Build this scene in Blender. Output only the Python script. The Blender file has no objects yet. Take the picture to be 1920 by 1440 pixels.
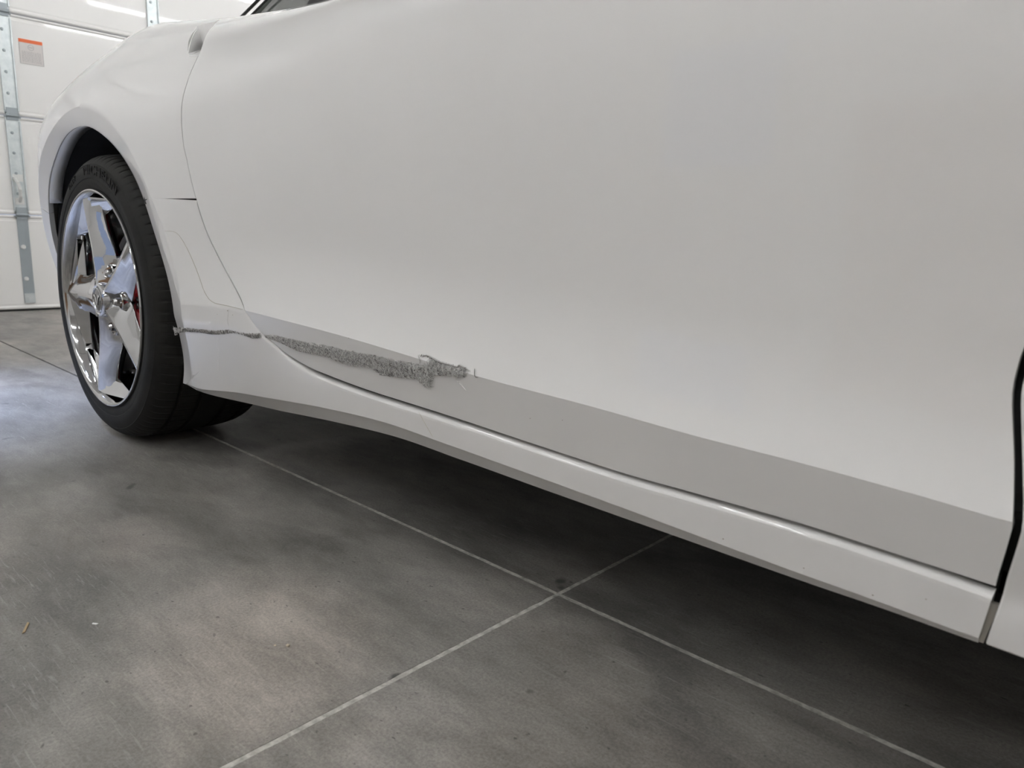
import bpy, bmesh, math, random
from mathutils import Vector, Matrix
C = bpy.context.scene.collection
PI = math.pi
random.seed(7)

# ------------------------------------------------------------------ camera, world, exposure
cd = bpy.data.cameras.new('camera'); cam = bpy.data.objects.new('camera', cd); C.objects.link(cam)
rt = Vector((0.7315944, 0.6809291, 0.0332395)); up = Vector((-0.1597885, 0.1238714, 0.9793486)); fw = Vector((-0.6627497, 0.7217975, -0.1994282))
cam.matrix_world = Matrix(((rt.x, up.x, -fw.x, 0.0), (rt.y, up.y, -fw.y, 0.0), (rt.z, up.z, -fw.z, 0.5211884), (0, 0, 0, 1)))
cd.sensor_width = 36.0; cd.lens = 36.0*1367.584/1920.0
cd.clip_start = 0.02; cd.clip_end = 60
cd.dof.use_dof = True; cd.dof.focus_distance = 1.25; cd.dof.aperture_fstop = 9.0
S = bpy.context.scene; S.camera = cam
S.view_settings.view_transform = 'Standard'; S.view_settings.look = 'None'
S.view_settings.gamma = 1.0; S.view_settings.use_curve_mapping = False
S.view_settings.exposure = 0.9
wd = bpy.data.worlds.new('world'); S.world = wd; wd.use_nodes = True
wd.node_tree.nodes['Background'].inputs[0].default_value = (.8, .85, 1, 1); wd.node_tree.nodes['Background'].inputs[1].default_value = .3
TUBE = 26.0          # strength of the ceiling tubes
SPOT = 11.0          # power of the added cool lamp over the floor patch
DAY = .32            # strength of the daylight at the side window

# ------------------------------------------------------------------ materials
def mat(name, col, rough=.5, metal=0., coat=0., spec=.5, emit=None, es=0.):
    m = bpy.data.materials.new(name); m.use_nodes = True
    b = m.node_tree.nodes['Principled BSDF']
    b.inputs['Base Color'].default_value = (*col, 1); b.inputs['Roughness'].default_value = rough
    b.inputs['Metallic'].default_value = metal; b.inputs['Coat Weight'].default_value = coat
    b.inputs['Coat Roughness'].default_value = .03; b.inputs['Specular IOR Level'].default_value = spec
    if emit: b.inputs['Emission Color'].default_value = (*emit, 1); b.inputs['Emission Strength'].default_value = es
    return m
def nz(m, scale, stretch=(1,1,1), detail=4, rough=.6, loc=(0,0,0), rot=(0,0,0), dist=0.):
    N = m.node_tree.nodes; L = m.node_tree.links
    tc = N.new('ShaderNodeTexCoord'); mp = N.new('ShaderNodeMapping'); n = N.new('ShaderNodeTexNoise')
    mp.inputs['Scale'].default_value = stretch; mp.inputs['Location'].default_value = loc; mp.inputs['Rotation'].default_value = rot
    n.inputs['Scale'].default_value = scale; n.inputs['Detail'].default_value = detail; n.inputs['Roughness'].default_value = rough
    n.inputs['Distortion'].default_value = dist
    L.new(tc.outputs['Object'], mp.inputs[0]); L.new(mp.outputs[0], n.inputs['Vector'])
    return n.outputs['Fac']
def ramp(m, fac, stops):
    r = m.node_tree.nodes.new('ShaderNodeValToRGB'); e = r.color_ramp.elements
    while len(e) < len(stops): e.new(.5)
    for k, (p, c) in enumerate(stops):
        e[k].position = p; e[k].color = (*c, 1) if len(c) == 3 else c
    m.node_tree.links.new(fac, r.inputs[0]); return r.outputs[0]
def mixc(m, fac, a, b, mode='MIX'):
    x = m.node_tree.nodes.new('ShaderNodeMix'); x.data_type = 'RGBA'; x.blend_type = mode
    for s, v in ((0, fac), (6, a), (7, b)):
        if isinstance(v, (int, float)): x.inputs[s].default_value = v
        elif isinstance(v, tuple): x.inputs[s].default_value = (*v, 1)
        else: m.node_tree.links.new(v, x.inputs[s])
    return x.outputs[2]
def bump(m, h, st, dist=.01):
    b = m.node_tree.nodes.new('ShaderNodeBump'); b.inputs['Strength'].default_value = st; b.inputs['Distance'].default_value = dist
    m.node_tree.links.new(h, b.inputs['Height']); m.node_tree.links.new(b.outputs[0], m.node_tree.nodes['Principled BSDF'].inputs['Normal'])
def setc(m, s): m.node_tree.links.new(s, m.node_tree.nodes['Principled BSDF'].inputs['Base Color'])
def setr(m, s): m.node_tree.links.new(s, m.node_tree.nodes['Principled BSDF'].inputs['Roughness'])
def g(v): return (v, v, v)

M = {}
M['paint'] = mat('white_car_paint', (.80, .79, .775), .45, 0, 1.0)
bump(M['paint'], nz(M['paint'], 420, detail=1), .04, .0003)
M['paint_plain'] = mat('white_recess_paint', (.80, .79, .775), .55)
M['lightseal'] = mat('grey_weather_seal', (.30, .30, .295), .7)
M['paint_in'] = mat('grey_primer', (.5, .5, .49), .5)
M['under'] = mat('black_underbody', (.012, .012, .013), .8)
M['seal'] = mat('black_rubber_seal', (.006, .006, .006), .6)
M['greyseal'] = mat('grey_gap_filler', (.42, .40, .35), .7)
M['film'] = mat('clear_film_edge', (.50, .46, .38), .5)
M['chrome'] = mat('chrome', (.54, .54, .545), .06, 1.0)
M['darkchrome'] = mat('dark_badge', (.035, .035, .04), .15, .6, 1.0)
M['steel'] = mat('brake_steel', (.16, .15, .145), .4, 1.0)
M['red'] = mat('red_caliper_paint', (.50, .006, .012), .3, 0, .7)
M['tire'] = mat('tyre_rubber', (.022, .021, .019), .7, spec=.25)
setc(M['tire'], ramp(M['tire'], nz(M['tire'], 9, detail=6), [(.3, (.009, .009, .009)), (.7, (.022, .021, .018))]))
M['letters'] = mat('tyre_lettering', (.004, .004, .004), .8)
M['wear'] = mat('dusty_rubber_edge', (.035, .035, .037), .7)
M['glass'] = mat('tinted_glass', (.10, .11, .10), .05, 0, 1.0)
M['trimblack'] = mat('black_trim', (.01, .01, .01), .4)
M['scuff'] = mat('torn_paint', (.33, .32, .30), .75)
f = nz(M['scuff'], 320, (1, .2, 1), 6, .75, rot=(0, .5, 0), dist=1.5)
setc(M['scuff'], ramp(M['scuff'], f, [(.30, (.28, .27, .26)), (.46, (.54, .53, .51)), (.62, (.70, .69, .67))])); bump(M['scuff'], f, .9, .002)
M['fray_dark'] = mat('frayed_paint_dark', (.17, .16, .155), .8)
M['fray_mid'] = mat('frayed_paint_grey', (.50, .49, .475), .8)
M['fray_light'] = mat('frayed_paint_light', (.78, .77, .75), .7)
M['stain'] = mat('dried_brown_mark', (.30, .25, .20), .8)
# garage
M['door'] = mat('white_steel_door', (.87, .855, .83), .30, 0, .35)
bump(M['door'], nz(M['door'], 2.5, detail=1), .02, .01)
M['groove'] = mat('door_groove', (.62, .61, .59), .5)
M['galv'] = mat('galvanised_steel', (.50, .54, .56), .42, .55)
setc(M['galv'], ramp(M['galv'], nz(M['galv'], 30, detail=5), [(.3, (.58, .63, .64)), (.7, (.74, .78, .78))]))
M['galv_dark'] = mat('dull_galvanised_steel', (.36, .40, .42), .5, .4)
M['bolt'] = mat('white_bolt_head', (.78, .78, .76), .35, .3)
M['paper'] = mat('label_paper', (.72, .68, .655), .6)
M['orange'] = mat('label_orange', (.80, .17, .06), .6)
M['ink'] = mat('label_grey_ink', (.50, .48, .47), .7)
M['wall'] = mat('white_painted_wall', (.78, .77, .75), .6)
M['ceil'] = mat('white_ceiling', (.82, .815, .80), .6)
M['beam'] = mat('ceiling_seam_strip', (.42, .41, .40), .6)
M['tube'] = mat('lit_tube', (1, 1, 1), .5, emit=(.975, .99, 1.0), es=TUBE)
M['housing'] = mat('lamp_housing', (.8, .8, .8), .4)
M['ply'] = mat('brown_plywood', (.30, .17, .095), .6)
setc(M['ply'], ramp(M['ply'], nz(M['ply'], 3, (1, 1, 8), 5), [(.3, (.22, .12, .065)), (.7, (.40, .25, .15))]))
M['sky'] = mat('daylight_outside', (0, 0, 0), 1, emit=(.55, .68, 1.0), es=DAY)
M['chip'] = mat('tan_wood_chip', (.45, .33, .20), .8)
M['white'] = mat('white_chip', (.85, .85, .84), .6)
M['crumb'] = mat('beige_crumb', (.62, .55, .42), .8)
# trowelled concrete
c = M['concrete'] = mat('trowelled_concrete', (.2, .2, .19), .45, spec=.45)
big = ramp(c, nz(c, .85, (1, 1.5, 1), 5, .55, (3.1, 1.2, 0), dist=.6), [(.30, g(.60)), (.5, g(.95)), (.70, g(1.30))])
mid = ramp(c, nz(c, 4.0, (.9, 1.7, 1), 9, .66, (1, 5, 0), (0, 0, .55), dist=.35), [(.36, g(.68)), (.5, g(1.0)), (.64, g(1.30))])
swirl = ramp(c, nz(c, 22, (.5, 1.6, 1), 6, .72, (0, 0, 0), (0, 0, .9), dist=.7), [(.32, g(.86)), (.5, g(1.0)), (.70, g(1.13))])
fine = ramp(c, nz(c, 260, (1, 1, 1), 4, .8), [(.34, g(.66)), (.5, g(1.0)), (.68, g(1.38))])
col = mixc(c, 1.0, (.235, .223, .205), big, 'MULTIPLY'); col = mixc(c, 1.0, col, mid, 'MULTIPLY')
col = mixc(c, 1.0, col, swirl, 'MULTIPLY'); col = mixc(c, .8, col, fine, 'MULTIPLY')
bro = ramp(c, nz(c, 1.7, (1, 1, 1), 4, .6, (7, 2, 0)), [(.5, g(0)), (.68, g(.45))])
col = mixc(c, bro, col, mixc(c, 1.0, col, (1.12, 1.02, .97), 'MULTIPLY'))
blot = ramp(c, nz(c, 15, (1, 1, 1), 2, .5, (9, 4, 0)), [(.24, g(.9)), (.29, g(0))])
col = mixc(c, blot, col, (.07, .068, .065))
spk = ramp(c, nz(c, 75, (1, 1.6, 1), 2, .5, (6, 1, 0)), [(.25, g(.8)), (.31, g(0))])
col = mixc(c, spk, col, (.085, .08, .074))
scr = ramp(c, nz(c, 95, (.16, 2.2, 1), 3, .6, (2, 8, 0), (0, 0, -.75), dist=1.2), [(.58, g(0)), (.70, g(.5))])
scm = ramp(c, nz(c, 2.3, (1, 1, 1), 3, .6, (4, 4, 0)), [(.44, g(0)), (.58, g(1))])
scf = mixc(c, 1.0, scr, scm, 'MULTIPLY'); col = mixc(c, scf, col, (.40, .385, .36))
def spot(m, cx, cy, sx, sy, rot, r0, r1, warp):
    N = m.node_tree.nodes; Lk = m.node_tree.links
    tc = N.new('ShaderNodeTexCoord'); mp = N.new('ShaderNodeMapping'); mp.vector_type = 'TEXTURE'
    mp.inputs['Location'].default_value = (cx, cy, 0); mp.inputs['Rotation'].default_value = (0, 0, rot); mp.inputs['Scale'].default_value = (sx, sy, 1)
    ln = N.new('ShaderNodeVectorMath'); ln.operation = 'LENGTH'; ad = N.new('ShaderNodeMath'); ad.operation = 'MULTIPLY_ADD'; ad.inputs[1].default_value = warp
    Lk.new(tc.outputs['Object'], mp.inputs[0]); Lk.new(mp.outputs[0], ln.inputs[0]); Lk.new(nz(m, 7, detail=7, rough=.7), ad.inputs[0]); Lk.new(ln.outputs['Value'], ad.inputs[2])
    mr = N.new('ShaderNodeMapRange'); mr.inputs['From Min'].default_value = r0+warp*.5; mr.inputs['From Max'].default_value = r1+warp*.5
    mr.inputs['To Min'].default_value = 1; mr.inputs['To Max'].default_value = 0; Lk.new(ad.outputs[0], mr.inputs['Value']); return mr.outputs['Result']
worn_lit = spot(c, -.78, .40, .21, .13, -.45, .3, 1.4, 1.6)  # pale scuffed patch that also paints in the brighter lit floor here
col = mixc(c, worn_lit, col, mixc(c, 1.0, col, (1.55, 1.48, 1.43), 'MULTIPLY'))
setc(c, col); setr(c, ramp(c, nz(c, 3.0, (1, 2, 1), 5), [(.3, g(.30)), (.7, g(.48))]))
bump(c, nz(c, 60, (1, 1.5, 1), 6, .7), .12, .002)
M['joint'] = mat('pale_joint_filler', (.40, .385, .355), .9)
f = nz(M['joint'], 90, detail=5); setc(M['joint'], ramp(M['joint'], f, [(.3, (.34, .33, .30)), (.6, (.66, .64, .59))])); bump(M['joint'], f, .6, .003)

M['joint_dark'] = mat('dark_joint', (.07, .068, .062), .9)
# ------------------------------------------------------------------ helpers
def link(name, me, m=None, parent=None, smooth=False):
    o = bpy.data.objects.new(name, me); C.objects.link(o)
    for mm in (m if isinstance(m, (list, tuple)) else [m]):
        if mm: me.materials.append(mm)
    if smooth:
        me.polygons.foreach_set('use_smooth', [True]*len(me.polygons))
    if parent: o.parent = parent
    return o
def pyd(name, V, F, m, parent=None, smooth=False):
    me = bpy.data.meshes.new(name); me.from_pydata([tuple(v) for v in V], [], F); me.update()
    return link(name, me, m, parent, smooth)
def obj(name, bm, m, parent=None, smooth=False):
    bmesh.ops.recalc_face_normals(bm, faces=bm.faces)
    me = bpy.data.meshes.new(name); bm.to_mesh(me); bm.free(); return link(name, me, m, parent, smooth)
def empty(name, loc=(0,0,0), parent=None):
    o = bpy.data.objects.new(name, None); C.objects.link(o); o.location = loc; o.empty_display_size = .1
    if parent: o.parent = parent
    return o
def tag(o, label=None, cat=None, group=None, kind=None):
    for k, v in (('label', label), ('category', cat), ('group', group), ('kind', kind)):
        if v: o[k] = v
    return o
def box(bm, x0, x1, y0, y1, z0, z1, mi=0):
    v = [bm.verts.new(p) for p in ((x0,y0,z0),(x1,y0,z0),(x1,y1,z0),(x0,y1,z0),(x0,y0,z1),(x1,y0,z1),(x1,y1,z1),(x0,y1,z1))]
    for q in ((0,3,2,1),(4,5,6,7),(0,1,5,4),(1,2,6,5),(2,3,7,6),(3,0,4,7)):
        bm.faces.new([v[i] for i in q]).material_index = mi
def boxo(name, b, m, parent=None, bev=0.):
    bm = bmesh.new(); box(bm, *b)
    if bev: bmesh.ops.bevel(bm, geom=list(bm.edges), offset=bev, segments=2, profile=.5, affect='EDGES')
    return obj(name, bm, m, parent)
def autosmooth(o, deg=35):
    me = o.data; bm = bmesh.new(); bm.from_mesh(me)
    for e in bm.edges:
        e.smooth = not (len(e.link_faces) != 2 or e.calc_face_angle(0) > math.radians(deg))
    for f_ in bm.faces: f_.smooth = True
    bm.to_mesh(me); bm.free(); return o
def cyl(bm, c0, c1, r0, r1=None, n=20, cap=True):
    r1 = r0 if r1 is None else r1
    c0 = Vector(c0); c1 = Vector(c1); d = (c1-c0).normalized()
    a = d.orthogonal().normalized(); b = d.cross(a); A = []; B = []
    for k in range(n):
        t = 2*PI*k/n; w = a*math.cos(t)+b*math.sin(t)
        A.append(bm.verts.new(c0+w*r0)); B.append(bm.verts.new(c1+w*r1))
    for k in range(n): bm.faces.new((A[k], A[(k+1) % n], B[(k+1) % n], B[k]))
    if cap: bm.faces.new(A[::-1]); bm.faces.new(B)
def bake(o):
    """apply the modifiers of o into its mesh"""
    dg = bpy.context.evaluated_depsgraph_get(); dg.update()
    me = bpy.data.meshes.new_from_object(o.evaluated_get(dg)); old = o.data
    o.modifiers.clear(); o.data = me; bpy.data.meshes.remove(old); return o
def arc_resample(P, step):
    out = [P[0]]
    for a, b in zip(P, P[1:]):
        L = math.hypot(b[0]-a[0], b[1]-a[1]); n = max(1, int(math.ceil(L/step)))
        for k in range(1, n+1): out.append((a[0]+(b[0]-a[0])*k/n, a[1]+(b[1]-a[1])*k/n))
    return out
def smooth_line(P, step=.01):
    """Catmull-Rom through the points, then resampled"""
    Q = []
    n = len(P)
    for i in range(n-1):
        p0 = P[max(0, i-1)]; p1 = P[i]; p2 = P[i+1]; p3 = P[min(n-1, i+2)]
        L = math.hypot(p2[0]-p1[0], p2[1]-p1[1]); m_ = max(2, int(L/step))
        for k in range(m_):
            t = k/m_
            Q.append(tuple(.5*((2*p1[j])+(-p0[j]+p2[j])*t+(2*p0[j]-5*p1[j]+4*p2[j]-p3[j])*t*t+(-p0[j]+3*p1[j]-3*p2[j]+p3[j])*t**3) for j in range(len(p1))))
    Q.append(P[-1]); return Q
def shift_line(P, d):
    """offset a plane line sideways (to the left of its direction)"""
    out = []
    for i in range(len(P)):
        a = P[max(0, i-1)]; b = P[min(len(P)-1, i+1)]
        tx, ty = b[0]-a[0], b[1]-a[1]; L = math.hypot(tx, ty) or 1
        out.append((P[i][0]-ty/L*d, P[i][1]+tx/L*d))
    return out
def line_at(P, t):
    """point at fraction t of the line's length"""
    D = [0.]
    for a, b in zip(P, P[1:]): D.append(D[-1]+math.hypot(b[0]-a[0], b[1]-a[1]))
    s = t*D[-1]
    for i in range(len(P)-1):
        if s <= D[i+1] or i == len(P)-2:
            k = (s-D[i])/max(1e-9, D[i+1]-D[i]); return (P[i][0]+(P[i+1][0]-P[i][0])*k, P[i][1]+(P[i+1][1]-P[i][1])*k)
def grid_panel(name, cols, fn, m, parent, thick=.012, bev=.0018):
    """cols: list of columns, each a list of (u,w,extra...); fn maps to a 3-D point; turned into a panel with real thickness"""
    V = []; F = []; nr = len(cols[0])
    for c_ in cols:
        for q in c_: V.append(fn(*q))
    for i in range(len(cols)-1):
        for j in range(nr-1):
            a = i*nr+j; F.append((a, a+nr, a+nr+1, a+1))
    me = bpy.data.meshes.new(name); me.from_pydata(V, [], F); me.update()
    bm = bmesh.new(); bm.from_mesh(me); bmesh.ops.remove_doubles(bm, verts=bm.verts, dist=.00015)
    bmesh.ops.dissolve_degenerate(bm, edges=bm.edges, dist=.00005)
    bmesh.ops.recalc_face_normals(bm, faces=bm.faces)
    fs = list(bm.faces); s_ = sum(f_.normal.y*f_.calc_area() for f_ in fs)
    if s_ > 0: bmesh.ops.reverse_faces(bm, faces=fs)
    bm.to_mesh(me); bm.free()
    o = link(name, me, m, parent, True)
    so = o.modifiers.new('thickness', 'SOLIDIFY'); so.thickness = thick; so.offset = -1; so.use_even_offset = False
    if bev:
        bv = o.modifiers.new('edge', 'BEVEL'); bv.width = bev; bv.segments = 2; bv.limit_method = 'ANGLE'; bv.angle_limit = math.radians(60)
    bake(o); return autosmooth(o, 20)

# ------------------------------------------------------------------ room shell
X0, X1, Y0, Y1, ZC = -4.935, 4.6, -3.6, 5.0, 3.05
JX, JY, JW = -0.6207, 0.7928, .0068
floor = tag(empty('floor'), kind='structure')
def slab(x0, x1, y0, y1):
    rnd = random.Random(int((x0+9)*100+y0*10)); bm = bmesh.new()
    def edge(a, b, n, inward):
        L = []
        for k in range(n):
            t = k/n; p = (a[0]+(b[0]-a[0])*t, a[1]+(b[1]-a[1])*t); q = rnd.uniform(0, .0011) if k else 0
            L.append((p[0]+inward[0]*q, p[1]+inward[1]*q))
        return L
    P = edge((x0,y0),(x1,y0),260,(0,1))+edge((x1,y0),(x1,y1),260,(-1,0))+edge((x1,y1),(x0,y1),260,(0,-1))+edge((x0,y1),(x0,y0),260,(1,0))
    top = [bm.verts.new((x, y, 0)) for x, y in P]; bot = [bm.verts.new((x, y, -.06)) for x, y in P]
    bm.faces.new(top)
    for k in range(len(P)): bm.faces.new((top[k], bot[k], bot[(k+1) % len(P)], top[(k+1) % len(P)]))
    return obj('concrete_slab', bm, M['concrete'], floor)
for xa, xb in ((X0-.1, JX-JW/2), (JX+JW/2, X1)):
    for ya, yb in ((Y0, JY-JW/2), (JY+JW/2, Y1)): slab(xa, xb, ya, yb)
boxo('joint_filler', (X0-.1, -2.3, JY-JW/2-.001, JY+JW/2+.001, -.05, -.0015), M['joint_dark'], floor)
boxo('joint_filler', (-2.3, X1, JY-JW/2-.001, JY+JW/2+.001, -.05, -.0007), M['joint'], floor)
bm = bmesh.new(); box(bm, JX-JW/2-.001, JX+JW/2+.001, Y0, JY-JW/2-.001, -.05, -.0007); box(bm, JX-JW/2-.001, JX+JW/2+.001, JY+JW/2+.001, Y1, -.05, -.0007)
obj('joint_filler', bm, M['joint'], floor)

tag(boxo('ceiling', (X0-.1, X1+.1, Y0-.1, Y1+.1, ZC, ZC+.1), M['ceil']), kind='structure')
tag(boxo('wall_far', (X0-.1, X1+.1, Y1, Y1+.1, 0, ZC), M['wall']), kind='structure')
tag(boxo('wall_right', (X1, X1+.1, Y0, Y1, 0, ZC), M['wall']), kind='structure')
# near wall with a daylit window opening
WO = (-3.05, -2.1, .75, 2.1)
bm = bmesh.new()
box(bm, X0-.1, WO[0], Y0-.1, Y0, 0, ZC); box(bm, WO[1], X1+.1, Y0-.1, Y0, 0, ZC)
box(bm, WO[0], WO[1], Y0-.1, Y0, 0, WO[2]); box(bm, WO[0], WO[1], Y0-.1, Y0, WO[3], ZC)
tag(obj('wall_near', bm, M['wall']), kind='structure')
# left wall around the roll-up door
GY0, GY1, GH = -1.1, 3.8, 2.675
bm = bmesh.new()
box(bm, X0-.15, X0-.05, Y0-.1, GY0, 0, ZC); box(bm, X0-.15, X0-.05, GY1, Y1+.1, 0, ZC); box(bm, X0-.15, X0-.05, GY0, GY1, GH, ZC)
tag(obj('wall_left', bm, M['wall']), kind='structure')

# window in the near wall
win = tag(empty('window_1', ((WO[0]+WO[1])/2, Y0, WO[2])), kind='structure')
def inwin(name, b, m):
    o = boxo(name, b, m); o.parent = win; o.matrix_parent_inverse = Matrix.Translation(win.location).inverted(); return o
bm = bmesh.new()
for b in ((WO[0],WO[0]+.05,WO[2],WO[3]),(WO[1]-.05,WO[1],WO[2],WO[3]),(WO[0]+.05,WO[1]-.05,WO[2],WO[2]+.05),(WO[0]+.05,WO[1]-.05,WO[3]-.05,WO[3])):
    box(bm, b[0], b[1], Y0-.09, Y0+.01, b[2], b[3])
o = obj('window_frame', bm, M['housing']); o.parent = win; o.matrix_parent_inverse = Matrix.Translation(win.location).inverted()
inwin('pane', (WO[0]+.05, WO[1]-.05, Y0-.06, Y0-.05, WO[2]+.05, WO[3]-.05), M['sky'])

# plywood wainscot on the near wall
tag(boxo('trim_1', (-1.6, 2.9, Y0, Y0+.05, 0, 1.25), M['ply'], bev=.004), kind='structure')
# ceiling seam strips
for k, y in enumerate((-2.2, -.2, 1.8, 3.8)):
    tag(boxo('trim_%d' % (k+2), (X0, X1, y-.02, y+.02, ZC-.015, ZC), M['beam']), kind='structure')
for k, x in enumerate((-3.4, -1.0, 1.4, 3.6)):
    tag(boxo('trim_%d' % (k+6), (x-.02, x+.02, Y0, Y1, ZC-.016, ZC-.001), M['beam']), kind='structure')

# ------------------------------------------------------------------ roll-up door
door = tag(empty('door_1', (X0, 1.3, 0)), kind='structure')
def dpart(name, bm, m, smooth=False):
    o = obj(name, bm, m); o.parent = door; o.matrix_parent_inverse = Matrix.Translation(door.location).inverted()
    return o
SEC = .5354
def section_mesh(z0, z1):
    bm = bmesh.new()
    prof = [(-.045, z0+.004), (0, z0+.004), (.006, z0+.010), (.006, z0+.018), (-.001, z0+.024), (-.001, z0+.030), (.0, z0+.034),
            (.0, z1-.034), (-.003, z1-.030), (-.003, z1-.018), (.004, z1-.012), (.004, z1-.006), (-.002, z1-.002), (-.045, z1-.002)]
    A = [bm.verts.new((X0+a, GY0, z)) for a, z in prof]; B = [bm.verts.new((X0+a, GY1, z)) for a, z in prof]
    n = len(prof)
    for k in range(n): bm.faces.new((A[k], B[k], B[(k+1) % n], A[(k+1) % n]))
    bm.faces.new(A); bm.faces.new(B[::-1]); return bm
for k in range(5): dpart('door_section', section_mesh(k*SEC+.006, (k+1)*SEC+.006), M['door'])
bm = bmesh.new(); box(bm, X0-.05, X0-.004, GY0, GY1, .0005, .008); dpart('bottom_seal', bm, M['seal'])
# stiles: three at sight of the camera
for yc in (.42, 1.212, 2.005, 2.80):
    for k in range(5):
        z0 = k*SEC+.014; z1 = (k+1)*SEC-.004
        if k == 0: z0 = .045
        m = M['galv_dark'] if k == 0 else M['galv']
        bm = bmesh.new(); w = .027 if k == 0 else .035
        box(bm, X0+.0005, X0+.006, yc-w, yc+w, z0, z1)
        if k: box(bm, X0+.0065, X0+.016, yc-w, yc-w+.006, z0+.02, z1-.02); box(bm, X0+.0065, X0+.016, yc+w-.006, yc+w, z0+.02, z1-.02)
        dpart('stile', bm, m)
        zz = (.364, .183) if k == 0 else (z0+.11, z0+.22, z0+.33, z1-.08)
        for q in zz:
            bm = bmesh.new(); cyl(bm, (X0+.006, yc-.008, q), (X0+.012, yc-.008, q), .013 if k == 0 else .008, .010 if k == 0 else .006, 12)
            dpart('bolt', bm, M['bolt'] if k == 0 else M['galv_dark'])
        if k:
            bm = bmesh.new(); box(bm, X0+.0065, X0+.0125, yc-w+.008, yc+w-.008, z0-.03, z0+.035); cyl(bm, (X0+.016, yc-w+.004, z0-.006), (X0+.016, yc+w-.004, z0-.006), .008, n=12)
            box(bm, X0+.004, X0+.014, yc-w-.004, yc+w+.004, z0-.018, z0-.010)
            dpart('hinge', bm, M['galv_dark'])
    bm = bmesh.new(); box(bm, X0+.007, X0+.011, yc-.026, yc+.026, .045, .10); dpart('bottom_bracket', bm, M['galv'])
# lift handle of the second section
bm = bmesh.new()
pts = [(X0+.008, 1.187, .745), (X0+.03, 1.19, .74), (X0+.045, 1.20, .715), (X0+.048, 1.205, .68), (X0+.040, 1.207, .645), (X0+.02, 1.208, .625), (X0+.008, 1.208, .618)]
for a, b in zip(pts, pts[1:]): cyl(bm, a, b, .0085, n=10)
box(bm, X0+.006, X0+.0095, 1.175, 1.235, .725, .765); box(bm, X0+.006, X0+.0095, 1.185, 1.23, .60, .635)
tag(dpart('lift_handle', bm, M['bolt']), 'bright bent metal lift handle')
# warning label
bm = bmesh.new(); box(bm, X0+.0005, X0+.0015, 1.277, 1.392, 1.363, 1.492); dpart('warning_label', bm, M['paper'])
lab = [o for o in bpy.data.objects if o.name == 'warning_label'][0]; lab['label'] = 'paper warning sticker with orange header bar and small grey print'
def lsub(name, bm, m):
    o = obj(name, bm, m); o.parent = lab; return o
bm = bmesh.new(); box(bm, X0+.0016, X0+.0021, 1.277, 1.392, 1.474, 1.492); lsub('header_bar', bm, M['orange'])
bm = bmesh.new()
for b in ((1.277,1.280,1.363,1.474),(1.389,1.392,1.363,1.474),(1.280,1.389,1.363,1.3655)): box(bm, X0+.0016, X0+.0021, *b)
lsub('border', bm, M['ink'])
bm = bmesh.new()
for k in range(28):
    a = 2*PI*k/28; b = 2*PI*(k+1)/28; c0 = (1.334, 1.452)
    q = [bm.verts.new((X0+.0021, c0[0]+math.cos(t)*r, c0[1]+math.sin(t)*r)) for t, r in ((a,.0155),(b,.0155),(b,.0125),(a,.0125))]; bm.faces.new(q)
box(bm, X0+.0016, X0+.0021, 1.324, 1.344, 1.450, 1.454)
lsub('warning_symbol', bm, M['ink'])
bm = bmesh.new(); rr = random.Random(3)
for k in range(11):
    z = 1.428-k*.0053; y = 1.288
    while y < 1.380:
        w = rr.uniform(.004, .013); box(bm, X0+.0016, X0+.002, y, min(y+w, 1.382), z-.0013, z+.0013); y += w+.003
lsub('small_print', bm, M['ink'])

# ------------------------------------------------------------------ ceiling tubes
def tube_light(x, y, lab_):
    t = empty('ceiling_light', (x, y, ZC-.02)); tag(t, lab_, 'light', 'tube lights on the garage ceiling')
    bm = bmesh.new(); box(bm, -.045, .045, -.62, .62, -.015, .0195); obj('housing', bm, M['housing'], t)
    bm = bmesh.new(); cyl(bm, (0, -.6, -.035), (0, .6, -.035), .018, n=12); obj('light_tube', bm, M['tube'], t)
TL = 'white tube light fixed under the garage ceiling, outside the picture and seen only as reflections'
for x in (-3.2, -1.6, 0., 1.6):
    for y in (-2.4, -.9, 2.3, 3.9): tube_light(x, y, TL)
# added lamp in an invented housing, throws the bluish floor patch by the wheel
sp = empty('added_spotlight', (-2.55, -.35, ZC-.02)); tag(sp, 'added cool lamp in an invented ceiling housing, outside the picture, throwing the bluish floor patch', 'lamp')
bm = bmesh.new(); box(bm, -.20, .20, -.20, .20, -.03, .0195); obj('housing', bm, M['housing'], sp)
ld = bpy.data.lights.new('spot_glow', 'AREA'); ld.shape = 'SQUARE'; ld.size = .34; ld.energy = SPOT; ld.color = (.50, .63, 1.0); ld.spread = math.radians(30)
lo_ = bpy.data.objects.new('spot_glow', ld); C.objects.link(lo_); lo_.parent = sp; lo_.location = (0, 0, -.034)
lo_.rotation_euler = Vector((.0, .55, -3.0)).to_track_quat('-Z', 'Y').to_euler()

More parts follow.
